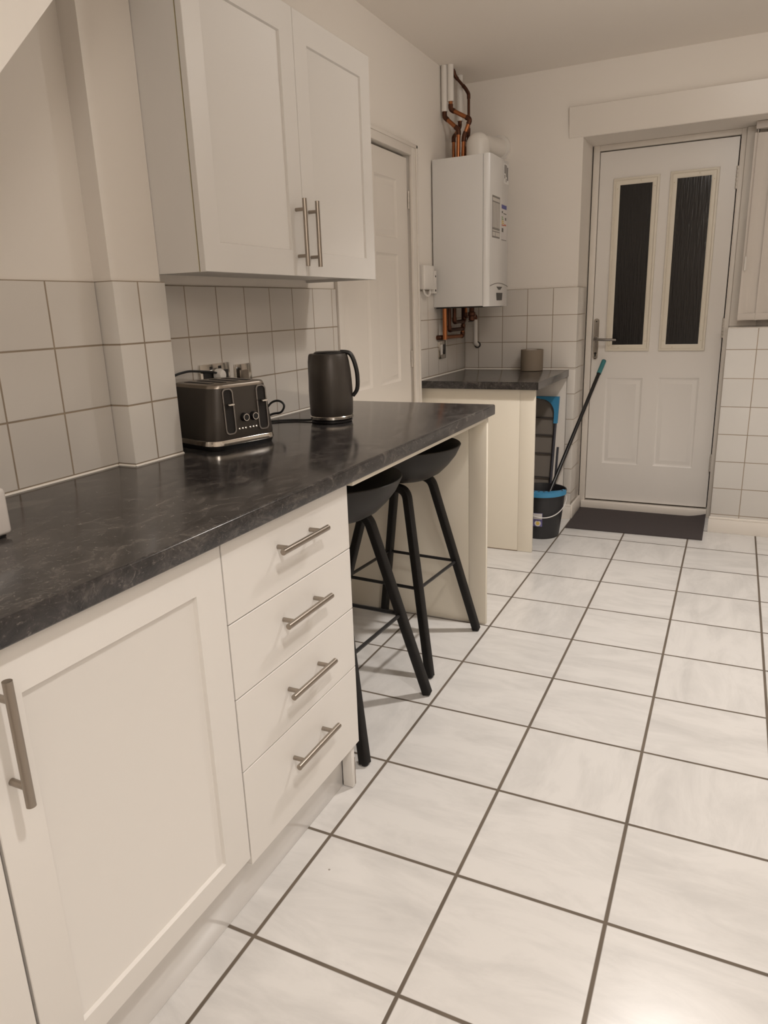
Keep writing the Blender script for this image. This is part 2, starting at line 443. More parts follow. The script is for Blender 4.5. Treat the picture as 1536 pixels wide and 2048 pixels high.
# ------------------------------------------------------------------ back door in its recess, window beside it
def back_door():
    pl = Pl((0, DY, 0), (1, 0, 0), (0, 0, 1), (0, -1, 0))
    R = (.634, 1.3530, .058, 2.1018)
    zz = lambda z: 1.2781+(z-1.2781)*1.0458
    xx = lambda x: 1.4228+(x-1.4228)*1.0458
    lp = (xx(.757), xx(.962), zz(.340), zz(.850)); rp = (xx(1.048), xx(1.262), zz(.340), zz(.853))
    bm = BM()
    leaf(bm, pl, R, .045, [lp, rp], [(0, 0), (.010, -.006), (.016, -.006), (.034, -.001), (.038, -.002)], .002)
    d = struct('door_1', bm, 'upvc')
    for gl, gi in (((xx(.745), xx(.985), zz(1.003), zz(1.926)), 0), ((xx(1.035), xx(1.275), zz(1.003), zz(1.932)), 0)):
        bm = BM(); ring(bm, pl, gl, [(0, .0005), (.002, .010), (.012, .012), (.016, .006), (.030, .008), (.038, .004), (.039, .0008)], False)
        fr = obj('glazing_frame', bm, 'yellowed', d, 'yellowed white frame around the glass')
        for t in (.06, .94):      # pin heads in the bead
            for u, v in ((gl[0]+.024, gl[2]+t*(gl[3]-gl[2])), (gl[1]-.024, gl[2]+t*(gl[3]-gl[2])), (gl[0]+(.3 if t < .5 else .6)*(gl[1]-gl[0]), gl[2]+.022 if t < .5 else gl[3]-.022)):
                bm = BM(); tube(bm, [pl(u, v, .006), pl(u, v, .0095)], .0026, 8); obj('pin_head', bm, 'edging', fr)
        bm = BM(); g = (gl[0]+.037, gl[1]-.037, gl[2]+.037, gl[3]-.037)
        loft(bm, [rect_loop(pl, g, 0, .0006), rect_loop(pl, g, 0, .003)])
        obj('glass_pane', bm, 'glass', fr, 'dark textured glass')
    # lever handle on its long plate
    bm = BM(); px, pz0, pz1 = xx(.690), zz(.956), zz(1.189)
    hw = .0155
    out = [(px+a, (pz0+pz1)/2+b) for a, b in rrect(2*hw, pz1-pz0, .0150, 6)]
    loft(bm, [[pl(u, v, .0005) for u, v in out], [pl(u, v, .006) for u, v in out], [pl(px+(u-px)*.85, (pz0+pz1)/2+(v-(pz0+pz1)/2)*.985, .009) for u, v in out]])
    hp = obj('door_handle', bm, 'chrome', d, 'chrome lever handle on a long plate')
    lz = zz(1.073)
    bm = BM(); tube(bm, smooth_path([pl(px, lz, .009), pl(px, lz, .055), pl(px+.05, lz-.002, .060), pl(px+.125, lz-.004, .052)], .018), .0085, 12, .0075)
    tube(bm, [pl(px, lz, .008), pl(px, lz, .018)], .014, 16); obj('lever', bm, 'dimchrome', hp, 'chrome lever with its dark reflection put into the colour')  # dark base colour stands in for what the chrome reflects
    bm = BM(); tube(bm, [pl(px, zz(.992), .008), pl(px, zz(.992), .0105)], .0075, 14); box(bm, px-.0035, px+.0035, DY-.0105, DY-.008, zz(.972), zz(.992))
    obj('keyhole', bm, 'dark', hp, 'dark keyhole')
    for z in (1.172, .963):
        bm = BM(); tube(bm, [pl(px, zz(z), .008), pl(px, zz(z), .010)], .004, 10); obj('screw', bm, 'dark', hp)
    for z0, z1 in ((1.817, 1.930), (1.072, 1.178), (.329, .431)):
        bm = BM(); n = 6; prof = []
        for k in range(n):
            a = (zz(z1)-zz(z0))*k/n; b = (zz(z1)-zz(z0))*(k+.74)/n; c = (zz(z1)-zz(z0))*(k+1)/n
            prof += [(.0078, a), (.0078, b)] + ([(.0045, b+.0003), (.0045, c-.0003)] if k < n-1 else [])
        lathe(bm, prof, pl(1.3555, zz(z0), .0085), 12)
        obj('hinge', bm, 'hinge', d)
    # frame round the leaf
    bm = BM()
    box(bm, .598, .6315, DY-.018, DY+.06, 0, 2.135, .002)
    box(bm, .6315, 1.358, DY-.018, DY+.06, 2.1065, 2.1345, .002)
    box(bm, 1.358, 1.3835, DY-.018, DY+.06, 0, 2.1345, .002)
    obj('door_frame', bm, 'gloss', d)
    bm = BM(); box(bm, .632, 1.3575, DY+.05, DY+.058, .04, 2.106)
    obj('gap_backing', bm, 'dark', d)  # dark sheet behind the whole leaf, stands in for shade in its gaps
    bm = BM(); box(bm, .612, 1.3575, 3.045, DY+.05, 0, .048, .003); struct('trim_5', bm, 'gloss')
back_door()

def window():
    bm = BM()
    Y = 3.06
    box(bm, 1.384, 1.520, Y-.02, Y+.05, 1.125, 2.1345, .003)
    box(bm, 1.520, 2.70, Y-.005, Y+.05, 1.1235, 1.19, .003)
    box(bm, 1.520, 2.70, Y-.005, Y+.05, 2.075, 2.1345, .003)
    box(bm, 2.64, 2.70, Y-.005, Y+.05, 1.190, 2.075, .003)
    wf = struct('window_1', bm, 'gloss')
    bm = BM(); box(bm, 1.521, 2.639, Y+.02, Y+.026, 1.191, 2.074); obj('glass_pane', bm, 'glass', wf)
    bm = BM(); box(bm, 1.384, 2.745, YB+.002, Y+.0, 1.109, 1.1245, .003); obj('window_sill', bm, 'gloss', wf)
window()

def blind():
    t = thing('vertical_blind', 'off-white vertical louvre blind hanging at the window right of the back door', 'blind', (1.75, 2.95, 2.10))
    bm = BM(); box(bm, 1.424, 2.40, 2.925, 2.975, 2.098, 2.1335, .003)
    obj('headrail', bm, 'alu', t)
    for k in range(10):
        x = 1.4365+.0860*k
        bm = BM(); box(bm, x-.006, x+.006, 2.938, 2.962, 2.084, 2.0975, .002); obj('carrier', bm, 'seam', t)
        bm = BM(); n = 8; L = []
        for i in range(n+1):
            s = -.0445+.089*i/n
            y = 2.95+.006*(i/n-.5)*2+.0025*math.cos(math.pi*(i/n-.5)*2)
            L.append((x+s+.03, y))
        for a, b in zip(L, L[1:]):
            loft(bm, [[(a[0], a[1], z), (b[0], b[1], z), (b[0], b[1]+.0012, z), (a[0], a[1]+.0012, z)] for z in (1.158, 2.083)])
        sl = obj('slat', bm, 'blind', t)
        bm = BM(); box(bm, x-.013, x+.071, 2.9405, 2.9435, 1.160, 1.195, .0008); obj('weight_pocket', bm, 'blind', sl)
    bm = BM(); tube(bm, [(1.4345, 2.930, 2.097), (1.4345, 2.930, 1.485)], .0022, 8)
    wd = obj('wand', bm, 'alu', t)
    bm = BM(); tube(bm, [(1.4345, 2.930, 1.486), (1.4345, 2.930, 1.415)], .006, 10); obj('wand_grip', bm, 'whiteplastic', wd)
blind()

# ------------------------------------------------------------------ panelled door in the left wall
def left_door():
    X = -.0965
    pl = Pl((X, 0, 0), (0, 1, 0), (0, 0, 1), (1, 0, 0))
    bm = BM()
    rs = [(1.275, 1.525, 1.605, 1.870), (1.605, 1.845, 1.605, 1.870), (1.275, 1.525, .925, 1.535), (1.605, 1.845, .925, 1.535), (1.275, 1.525, .20, .74), (1.605, 1.845, .20, .74)]
    leaf(bm, pl, (1.213, 1.972, .006, 1.982), .04, rs, [(0, 0), (.010, -.007), (.020, -.0075), (.036, -.002), (.038, -.002)], .001)
    d = struct('door_2', bm, 'gloss')
    bm = BM()
    XF = XR+.010
    box(bm, XR-.0075, XF, 1.1775, 1.210, 0, 2.045, .003)
    box(bm, XR-.0075, XF, 1.978, 2.0425, 0, 2.045, .004)
    box(bm, XR-.0075, XF+.0005, 1.210, 1.978, 1.992, 2.045, .004)
    box(bm, XF-.001, XF+.005, 2.022, 2.0425, 0, 2.045, .003)
    box(bm, XF-.001, XF+.005, 1.18, 2.0425, 2.028, 2.0452, .003)
    obj('door_frame', bm, 'gloss', d)
    bm = BM(); box(bm, X-.05, X-.042, 1.212, 1.975, 0, 1.991); obj('gap_backing', bm, 'dark', d)  # dark sheet across the doorway, paints the gaps round the leaf as shade
    for z0, z1 in ((1.753, 1.837), (.985, 1.072)):
        bm = BM(); prof = []
        for k in range(3):
            a = (z1-z0)*k/3; b = a+(z1-z0)/3*.88; prof += [(.005, a), (.005, b)] + ([(.0032, b+.0003), (.0032, (z1-z0)*(k+1)/3-.0003)] if k < 2 else [])
        lathe(bm, prof, (X+.006, 1.9745, z0), 12)
        obj('hinge', bm, 'hinge', d)
left_door()

# ================================================================== UNITS AND WORKTOPS
FX = .5805      # face of the lower doors
CP = Pl((FX, 0, 0), (0, 1, 0), (0, 0, 1), (1, 0, 0))
SHK = [(0, 0), (.0022, -.0075), (.003, -.0078)]
def carcass(bm, y0, y1, x0=.001, x1=.5585, z0=.150, z1=.8685):
    box(bm, x0, x1, y0, y0+.018, z0, z1); box(bm, x0, x1, y1-.018, y1, z0, z1)
    box(bm, x0, x1, y0+.018, y1-.018, z0, z0+.018); box(bm, x0, x1, y0+.018, y1-.018, z1-.018, z1); box(bm, x0, x0+.008, y0+.018, y1-.018, z0+.018, z1-.018)
def base_units():
    t = thing('base_cabinet', 'white shaker base cabinet whose tall bar handle is in view, left of the drawers', 'cabinet', (.28, -.762, .15), 'base cabinets in the left run')
    bm = BM(); carcass(bm, -1.0185, -.5035); obj('carcass', bm, 'unit', t)
    bm = BM(); leaf(bm, CP, (-1.0165, -.5045, .150, .8655), .020, [(-.9475, -.582, .1985, .7875)], SHK); d = obj('door', bm, 'unit', t)
    tbar(d, CP, -.986, .737, False, .190)
    t = thing('base_cabinet', 'white base cabinet at the bottom left corner, cut off by the photo edge', 'cabinet', (.28, -1.32, .15), 'base cabinets in the left run')
    bm = BM(); carcass(bm, -1.6205, -1.0215); obj('carcass', bm, 'unit', t)
    bm = BM(); leaf(bm, CP, (-1.6195, -1.0215, .150, .8655), .020, [(-1.55, -1.09, .1985, .7875)], SHK); d = obj('door', bm, 'unit', t)
    t = thing('drawer_unit', 'white four-drawer base unit with steel bar handles beside the bar stools', 'drawers', (.28, -.25, .15))
    bm = BM(); carcass(bm, -.4995, -.0195, .062); obj('carcass', bm, 'unit', t)
    zs = [.130, .3607, .5291, .6942, .8655]
    for i in range(4):
        bm = BM(); leaf(bm, CP, (-.5005, 0, zs[i]+(.0012 if i else 0), zs[i+1]-.0012), .020, ch=.001); d = obj('drawer', bm, 'unit', t)
        tbar(d, CP, -.250, (.782, .613, .442, .263)[3-i]+.0165, True)
    bm = BM(); box(bm, .062, .5595, -.0190, -.001, .002, .8685, .0008); box(bm, .5445, .5745, -.036, -.0192, .002, .1495, .001)
    obj('end_panel', bm, 'unit', t, 'chipped white end panel reaching the floor')
    bm = BM(); box(bm, .5746, .5752, -.0205, -.0192, .004, .09)
    obj('grime', bm, 'grime', t, 'brown worn edge')
    bm = BM(); box(bm, .5247, .5427, -2.5, -.0365, .0005, .148, .001)
    single('kickboard', bm, 'plinth', 'glossy white kickboard running along the floor under the base units', 'kickboard')
base_units()

def worktops():
    t = thing('worktop', 'long dark slate-effect worktop carrying the toaster and kettle', 'worktop', (.3, -.5, .87), 'dark worktops')
    bm = BM()
    poly = [(.0006, -2.5), (.6039, -2.5), (.6039, 1.1742), (XR+.0006, 1.1742), (XR+.0006, .0145), (.0588, .0145), (.0588, -.1705), (.0006, -.1705)]
    prism(bm, poly, 'z', .8705, .910)
    es = [e for e in bm.edges if all(abs(v.co.x-.6039) < 1e-5 for v in e.verts) and all(v.co.z > .9 for v in e.verts)]
    bmesh.ops.bevel(bm, geom=es, offset=.007, segments=5, affect='EDGES', profile=.5)
    es = [e for e in bm.edges if all(abs(v.co.x-.6039) < 1e-5 for v in e.verts) and all(v.co.z < .88 for v in e.verts)]
    bmesh.ops.bevel(bm, geom=es, offset=.004, segments=3, affect='EDGES', profile=.5)
    obj('top', bm, 'worktop', t)
    bm = BM(); box(bm, XR+.02, .5885, .016, 1.1185, .8545, .8700, .0008); obj('support_board', bm, 'cream', t, 'cream board under the overhang')
    t = thing('breakfast_bar_panel', 'cream upright end panel carrying the far end of the long worktop', 'panel', (.25, 1.128, 0))
    bm = BM(); box(bm, XR+.0005, .5150, 1.1190, 1.1370, .001, .8700, .0006); obj('board', bm, 'cream', t)
    bm = BM(); box(bm, .5158, .5885, 1.1188, 1.1372, .001, .8700, .001); obj('front_strip', bm, 'cream', t)
    # far worktop under the boiler
    t = thing('worktop', 'small dark worktop in the far corner below the boiler', 'worktop', (.24, 2.41, .866), 'dark worktops')
    bm = BM(); box(bm, XR+.0006, .5603, 2.0435, YB-.0006, .8675, .9060)
    es = [e for e in bm.edges if all(abs(v.co.x-.5603) < 1e-5 for v in e.verts) and all(v.co.z > .9 for v in e.verts)]
    bmesh.ops.bevel(bm, geom=es, offset=.004, segments=3, affect='EDGES', profile=.5)
    obj('top', bm, 'worktop', t)
    t = thing('worktop_end_panel', 'cream upright panel under the small worktop, hiding most of the bucket', 'panel', (.23, 2.08, 0))
    bm = BM(); box(bm, XR+.0005, .4610, 2.0730, 2.0910, .001, .8670, .0006); obj('board', bm, 'cream', t)
    bm = BM(); box(bm, .4617, .5398, 2.0728, 2.0912, .001, .8670, .001); obj('front_strip', bm, 'cream', t)
    bm = BM(); box(bm, XR+.01, .461, 2.0721, 2.0731, .0012, .0045); obj('grime', bm, 'grime', t, 'brown dirt line along the foot')
worktops()

def wall_cabinet():
    t = thing('wall_cabinet', 'white double-door shaker wall cabinet above the toaster and kettle', 'cabinet', (.05, .49, 1.386))
    bm = BM(); x0, x1 = XR-.0075, .1810
    box(bm, x0, x1, .0055, .0235, 1.386, 2.112); box(bm, x0, x1, .9585, .9765, 1.386, 2.112)
    box(bm, x0, x1, .0235, .9585, 2.094, 2.112); box(bm, x0, x1, .0235, .9585, 1.396, 1.414); box(bm, x0, x0+.008, .0235, .9585, 1.414, 2.094)
    obj('carcass', bm, 'unit', t)
    bm = BM(); box(bm, .1811, .1820, .0053, .0240, 1.386, 2.112); box(bm, .1811, .1820, .0240, .9585, 1.396, 1.414); obj('edging', bm, 'edging', t, 'yellowed front edge strip')
    P = Pl((.2035, 0, 0), (0, 1, 0), (0, 0, 1), (1, 0, 0))
    for R, r, hy in (((.0045, .4890, 1.3855, 2.1125), (.072, .417, 1.458, 2.035), .448), ((.4915, .9770, 1.3855, 2.1125), (.563, .907, 1.457, 2.035), .522)):
        bm = BM(); leaf(bm, P, R, .018, [r], SHK); d = obj('door', bm, 'unit', t)
        tbar(d, P, hy, 1.508, False, .190)
wall_cabinet()

# ================================================================== THINGS ON THE WORKTOPS
def toaster():
    d = Vector((.29, .957, 0)).normalized(); n = Vector((d.y, -d.x, 0))      # d along the front, n out of the front
    W, D, H = .240, .233, .186
    o = Vector((.148, .030, .910))                                       # near front corner at the worktop
    c = o + d*W/2 - n*D/2
    t = thing('toaster', 'dark four-slice toaster with chrome trim next to the tiled pillar', 'toaster', tuple(c))
    def L(z, k=1.0, ins=0, r=.042):
        kx, ky = k*(1-.19*z/.183), k*(1-.06*z/.183)
        return [c + d*(x*kx) + n*(y*ky) + Vector((0, 0, z)) for x, y in rrect(W-2*ins, D-2*ins, r-ins*.5, 8)]
    bm = BM(); loft(bm, [L(.0003, 1, .008), L(.010, 1, .004), L(.014, 1, .003)]); obj('base', bm, 'blackplastic', t)
    bm = BM(); loft(bm, [L(.014, 1, .001), L(.0155), L(.0275), L(.029, 1, .001)]); obj('lower_band', bm, 'chrome', t, 'chrome band around the foot')
    bm = BM(); loft(bm, [L(.029, 1, .0015), L(.034, 1.0), L(.09, 1.0), L(.15, 1.0), L(.173, .990)]); obj('body', bm, 'appliance', t)
    bm = BM(); loft(bm, [L(.173, .990), L(.177, .986), L(.1815, .968), L(.183, .94)]); tp = obj('top_rim', bm, 'steel', t, 'brushed metal top plate')
    for k in range(4):
        bm = BM(); x = -.0645+.043*k
        q = [c + d*(x+a) + n*(-.006+b) for a, b in rrect(.021, .128, .006, 3)]
        loft(bm, [[p+Vector((0, 0, z)) for p in q] for z in (.1826, .1838)]); obj('bread_slot', bm, 'dark', tp)
    # the taper leans the front face back, so everything on it follows that lean
    fo = o + n*0.0
    def P(u, z, out):
        return c + d*(u-W/2) + n*(D/2*(1-.06*z/.183)+out) + Vector((0, 0, z))
    for u in (.066, .182):
        zc, h, w2 = .108, .128, .036
        prof = rrect(w2, h, .012, 5)
        bm = BM(); A = [[P(u+a, zc+b, z) for a, b in prof] for z in (.0002, .004)]; I = [[P(u+a*.80, zc+b*.945, z) for a, b in prof] for z in (.004, .0009)]
        loft(bm, A+I, False); sl = obj('lever_slot', bm, 'dimchrome', t, 'chrome-rimmed lever slot')
        bm = BM(); loft(bm, [[P(u+a*.80, zc+b*.945, z) for a, b in prof] for z in (.0003, .0011)]); obj('slot_recess', bm, 'dark', sl)
        bm = BM(); z0 = .128
        loft(bm, [[P(u+a, z0+b, .002) for a, b in rrect(.010, .006, .002, 3)], [P(u+a, z0+b, .016) for a, b in rrect(.020, .006, .002, 3)], [P(u+a, z0+b, .019) for a, b in rrect(.018, .004, .0015, 3)]])
        obj('lever', bm, 'chrome', sl)
    for u in (.115, .1475):
        bm = BM(); q = lambda r, out: [P(u+r*math.cos(2*math.pi*k/20), .087+r*math.sin(2*math.pi*k/20), out) for k in range(20)]
        loft(bm, [q(.0125, .0002), q(.0125, .004), q(.0115, .012), q(.010, .0135)]); kn = obj('knob', bm, 'blackplastic', t)
        bm = BM(); loft(bm, [q(.0100, .0136), q(.0100, .0142), q(.0085, .0142), q(.0085, .0136)], False, True); obj('knob_ring', bm, 'chrome', kn)
    for u in (.096, .107, .118, .134, .145, .156):
        bm = BM(); q = lambda r, out: [P(u+r*math.cos(2*math.pi*k/10), .056+r*math.sin(2*math.pi*k/10), out) for k in range(10)]
        loft(bm, [q(.0033, .0002), q(.0033, .002), q(.002, .003)]); obj('button', bm, 'chrome', t)
    bm = BM()
    tube(bm, spline([(-.002, .150, .99), (-.052, .095, 1.065), (-.058, .125, 1.105), (-.052, .185, 1.118), (-.050, .245, 1.114), (-.052, .310, 1.106), (-.056, .345, 1.098)]), .0036, 8)
    cd = obj('power_cord', bm, 'rubber', t, 'black cord arching up to the plug')
    bm = BM(); lathe_y = [(.014, 0), (.019, .004), (.020, .018), (.015, .028), (.008, .030)]
    L2 = [[(XR+.0105+z, .345+r*math.cos(2*math.pi*k/20), 1.094+r*1.05*math.sin(2*math.pi*k/20)) for k in range(20)] for r, z in lathe_y]
    loft(bm, L2); obj('plug', bm, 'whiteplastic', cd, 'pale round plug')
    bm = BM(); tube(bm, spline([(.035, .345, .955), (.06, .40, .970), (.085, .418, 1.000), (.113, .421, 1.006), (.131, .421, .992), (.118, .42, .970), (.085, .418, .963), (.05, .395, .945), (.02, .36, .93)]), .0036, 8)
    obj('cord_loop', bm, 'rubber', t, 'loop of black cord behind the toaster')
toaster()

def sockets():
    def plate(name, label, y0, y1, z0, z1, cat, kids):
        t = thing(name, label, cat, (XR, (y0+y1)/2, z0))
        bm = BM(); box(bm, XR+.0003, XR+.009, y0, y1, z0, z1, .002); obj('faceplate', bm, 'chrome', t)
        for kn, m, a, b, c, d in kids:
            bm = BM(); box(bm, XR+.0085, XR+.0115, a, b, c, d, .001); obj(kn, bm, m, t)
    plate('wall_socket', 'chrome double wall socket with a plug in it, behind the toaster', .272, .420, 1.042, 1.130, 'socket',
          [('socket_insert', 'blackplastic', .284, .408, 1.055, 1.108), ('switch', 'blackplastic', .318, .330, 1.112, 1.122), ('switch', 'blackplastic', .362, .374, 1.112, 1.122)])
    plate('wall_switch', 'chrome single switch plate right of the double socket', .452, .540, 1.030, 1.118, 'switch',
          [('rocker', 'steel', .474, .518, 1.050, 1.098)])
    plate('fused_spur', 'chrome fused spur on the tiles below the boiler pipes', 2.318, 2.425, 1.000, 1.098, 'socket',
          [('switch', 'whiteplastic', 2.338, 2.366, 1.022, 1.078), ('fuse_holder', 'blackplastic', 2.380, 2.408, 1.022, 1.078)])
sockets()

def kettle():
    c = Vector((.184, .634, .910))
    t = thing('kettle', 'dark jug kettle with chrome base ring standing right of the toaster', 'kettle', tuple(c))
    bm = BM(); lathe(bm, [(.066, .0004), (.070, .003), (.0705, .010), (.066, .0125)], c); obj('power_base', bm, 'blackplastic', t)
    bm = BM(); lathe(bm, [(.070, .0127), (.0735, .0145), (.0740, .0225), (.0725, .0245)], c, 56); obj('base_ring', bm, 'chrome', t)
    hd = Vector((.93, .37, 0)).normalized(); sd = -hd; side = Vector((-hd.y, hd.x, 0))
    prof = [(.0715, .0246), (.0735, .030), (.0750, .070), (.0752, .110), (.0738, .145), (.0712, .175), (.0672, .205), (.0630, .224), (.0605, .230), (.0570, .232)]
    bm = BM(); seg = 56; L = []
    for r, z in prof:
        ring_ = []
        for k in range(seg):
            a = 2*math.pi*k/seg; v = hd*math.cos(a)+side*math.sin(a)
            e = 0.0
            if z > .15:      # pinched spout
                da = abs(a-math.pi); e = .0085*max(0, 1-(da/.42)**2)**1.5*min(1, (z-.15)/.07)
            ring_.append(c + v*(r+e) + Vector((0, 0, z)))
        L.append(ring_)
    loft(bm, L); obj('body', bm, 'appliance', t)
    bm = BM(); lathe(bm, [(.0515, .2322), (.0515, .2345), (.046, .2385), (.0, .2395)], c, 40); obj('lid', bm, 'blackplastic', t)
    # D handle
    path = spline([c+hd*.040+Vector((0, 0, .236)), c+hd*.066+Vector((0, 0, .233)), c+hd*.079+Vector((0, 0, .219)), c+hd*.0900+Vector((0, 0, .185)), c+hd*.0945+Vector((0, 0, .148)), c+hd*.0915+Vector((0, 0, .110)), c+hd*.0765+Vector((0, 0, .088))], 7)
    bm = BM(); Lh = []
    for i, p in enumerate(path):
        tg = (path[min(i+1, len(path)-1)]-path[max(i-1, 0)]).normalized(); nn = side.cross(tg).normalized()
        Lh.append([p + side*a + nn*b for a, b in rrect(.028, .013, .006, 4)])
    loft(bm, Lh); obj('handle', bm, 'blackplastic', t)
    bm = BM(); tube(bm, spline([c+Vector((-.066, -.012, .006)), (.085, .615, .9142), (.038, .607, .9140), (-.010, .575, .9140), (-.045, .520, .9140), (-.055, .440, .9140), (-.05, .37, .9145)]), .0036, 8)
    obj('power_cord', bm, 'rubber', t, 'black cord running behind the toaster')
kettle()

def small_things():
    # pot in the far corner
    c = Vector((.361, 2.695, .906))
    bm = BM(); lathe(bm, [(.060, .0004), (.064, .003), (.0645, .118), (.0635, .121), (.056, .121), (.055, .117), (.054, .02), (.0, .018)], c, 48)
    t = thing('pot', 'grey-brown stoneware pot on the small far worktop', 'pot', tuple(c)); obj('body', bm, 'pot', t)
    bm = BM(); lathe(bm, [(.046, .098), (.044, .112), (.030, .119), (.0, .121)], (c.x-.004, c.y+.002, c.z), 24); obj('filling', bm, 'printlight', t, 'pale filling inside the pot')
    # white appliance at the left edge
    t = thing('appliance', 'small pale grey box at the left edge of the long worktop', 'appliance', (.205, -.80, .910))
    bm = BM(); box(bm, .130, .2905, -.90, -.7085, .916, 1.000, .008, 4); obj('body', bm, mat('pale_grey_plastic', (.60, .55, .51), .4), t)
    bm = BM(); box(bm, .140, .281, -.892, -.716, .9103, .9165, .002); obj('foot', bm, 'blackplastic', t)
    bm = BM(); box(bm, .155, .235, -.862, -.7575, 1.0003, 1.032, .006, 3); obj('lid', bm, 'blackplastic', t, 'black lid')
small_things()

# ================================================================== BAR STOOLS
def stool():
    c = Vector((.339, .853, 0))
    lab = 'black bar stool, the far one, next to the cream end panel'
    t = thing('bar_stool', lab, 'stool', tuple(c), 'bar stools under the worktop overhang')
    S = lambda x, y, z: c + Vector((x, y, z))
    bm = BM(); lathe(bm, [(.0, .671), (.085, .671), (.115, .677), (.150, .696), (.182, .727), (.207, .759), (.222, .789), (.2255, .797), (.2235, .7995), (.2205, .797), (.206, .768), (.178, .734), (.146, .706), (.110, .690), (.08, .685), (.0, .684)], c, 64)
    obj('seat', bm, 'blackseat', t)
    for sy in (1, -1):
        for sx in (1, -1):
            path = smooth_path([S(0, sy*.100, .6585), S(sx*.076, sy*.100, .6585), S(sx*.216, sy*.218, .006)], .042, 8)
            bm = BM(); L = []
            Wd = Vector((0, 1, 0))
            for i, p in enumerate(path):
                tg = (path[min(i+1, len(path)-1)]-path[max(i-1, 0)]).normalized()
                b = (Wd - tg*Wd.dot(tg)).normalized(); nn = tg.cross(b)
                L.append([p + b*u + nn*v for u, v in rrect(.031, .029, .006, 3)])
            loft(bm, L); lg = obj('leg', bm, 'blackwood', t)
            bm = BM(); e = S(sx*.2165, sy*.2185, .0); lathe(bm, [(.010, .0003), (.0115, .006), (.0115, .0065)], e, 14); obj('foot_glide', bm, 'rubber', lg)
    zr = .31; k = (.6585-zr)/.6525; rx, ry = .076+.14*k, .100+.118*k
    for a, b in (((-rx, ry), (rx, ry)), ((rx, ry), (rx, -ry)), ((rx, -ry), (-rx, -ry)), ((-rx, -ry), (-rx, ry))):
        bm = BM(); tube(bm, [S(*a, zr), S(*b, zr)], .0062, 10); obj('footrest_bar', bm, 'blackmetal', t)
    t.rotation_euler = (0, 0, math.radians(-4))
    u = copy_tree(t)
    u['label'] = 'black bar stool, the near one, half hidden behind the drawer unit'
    u.location = (.350, .300, 0); u.rotation_euler = (0, 0, math.radians(-2.5))
stool()

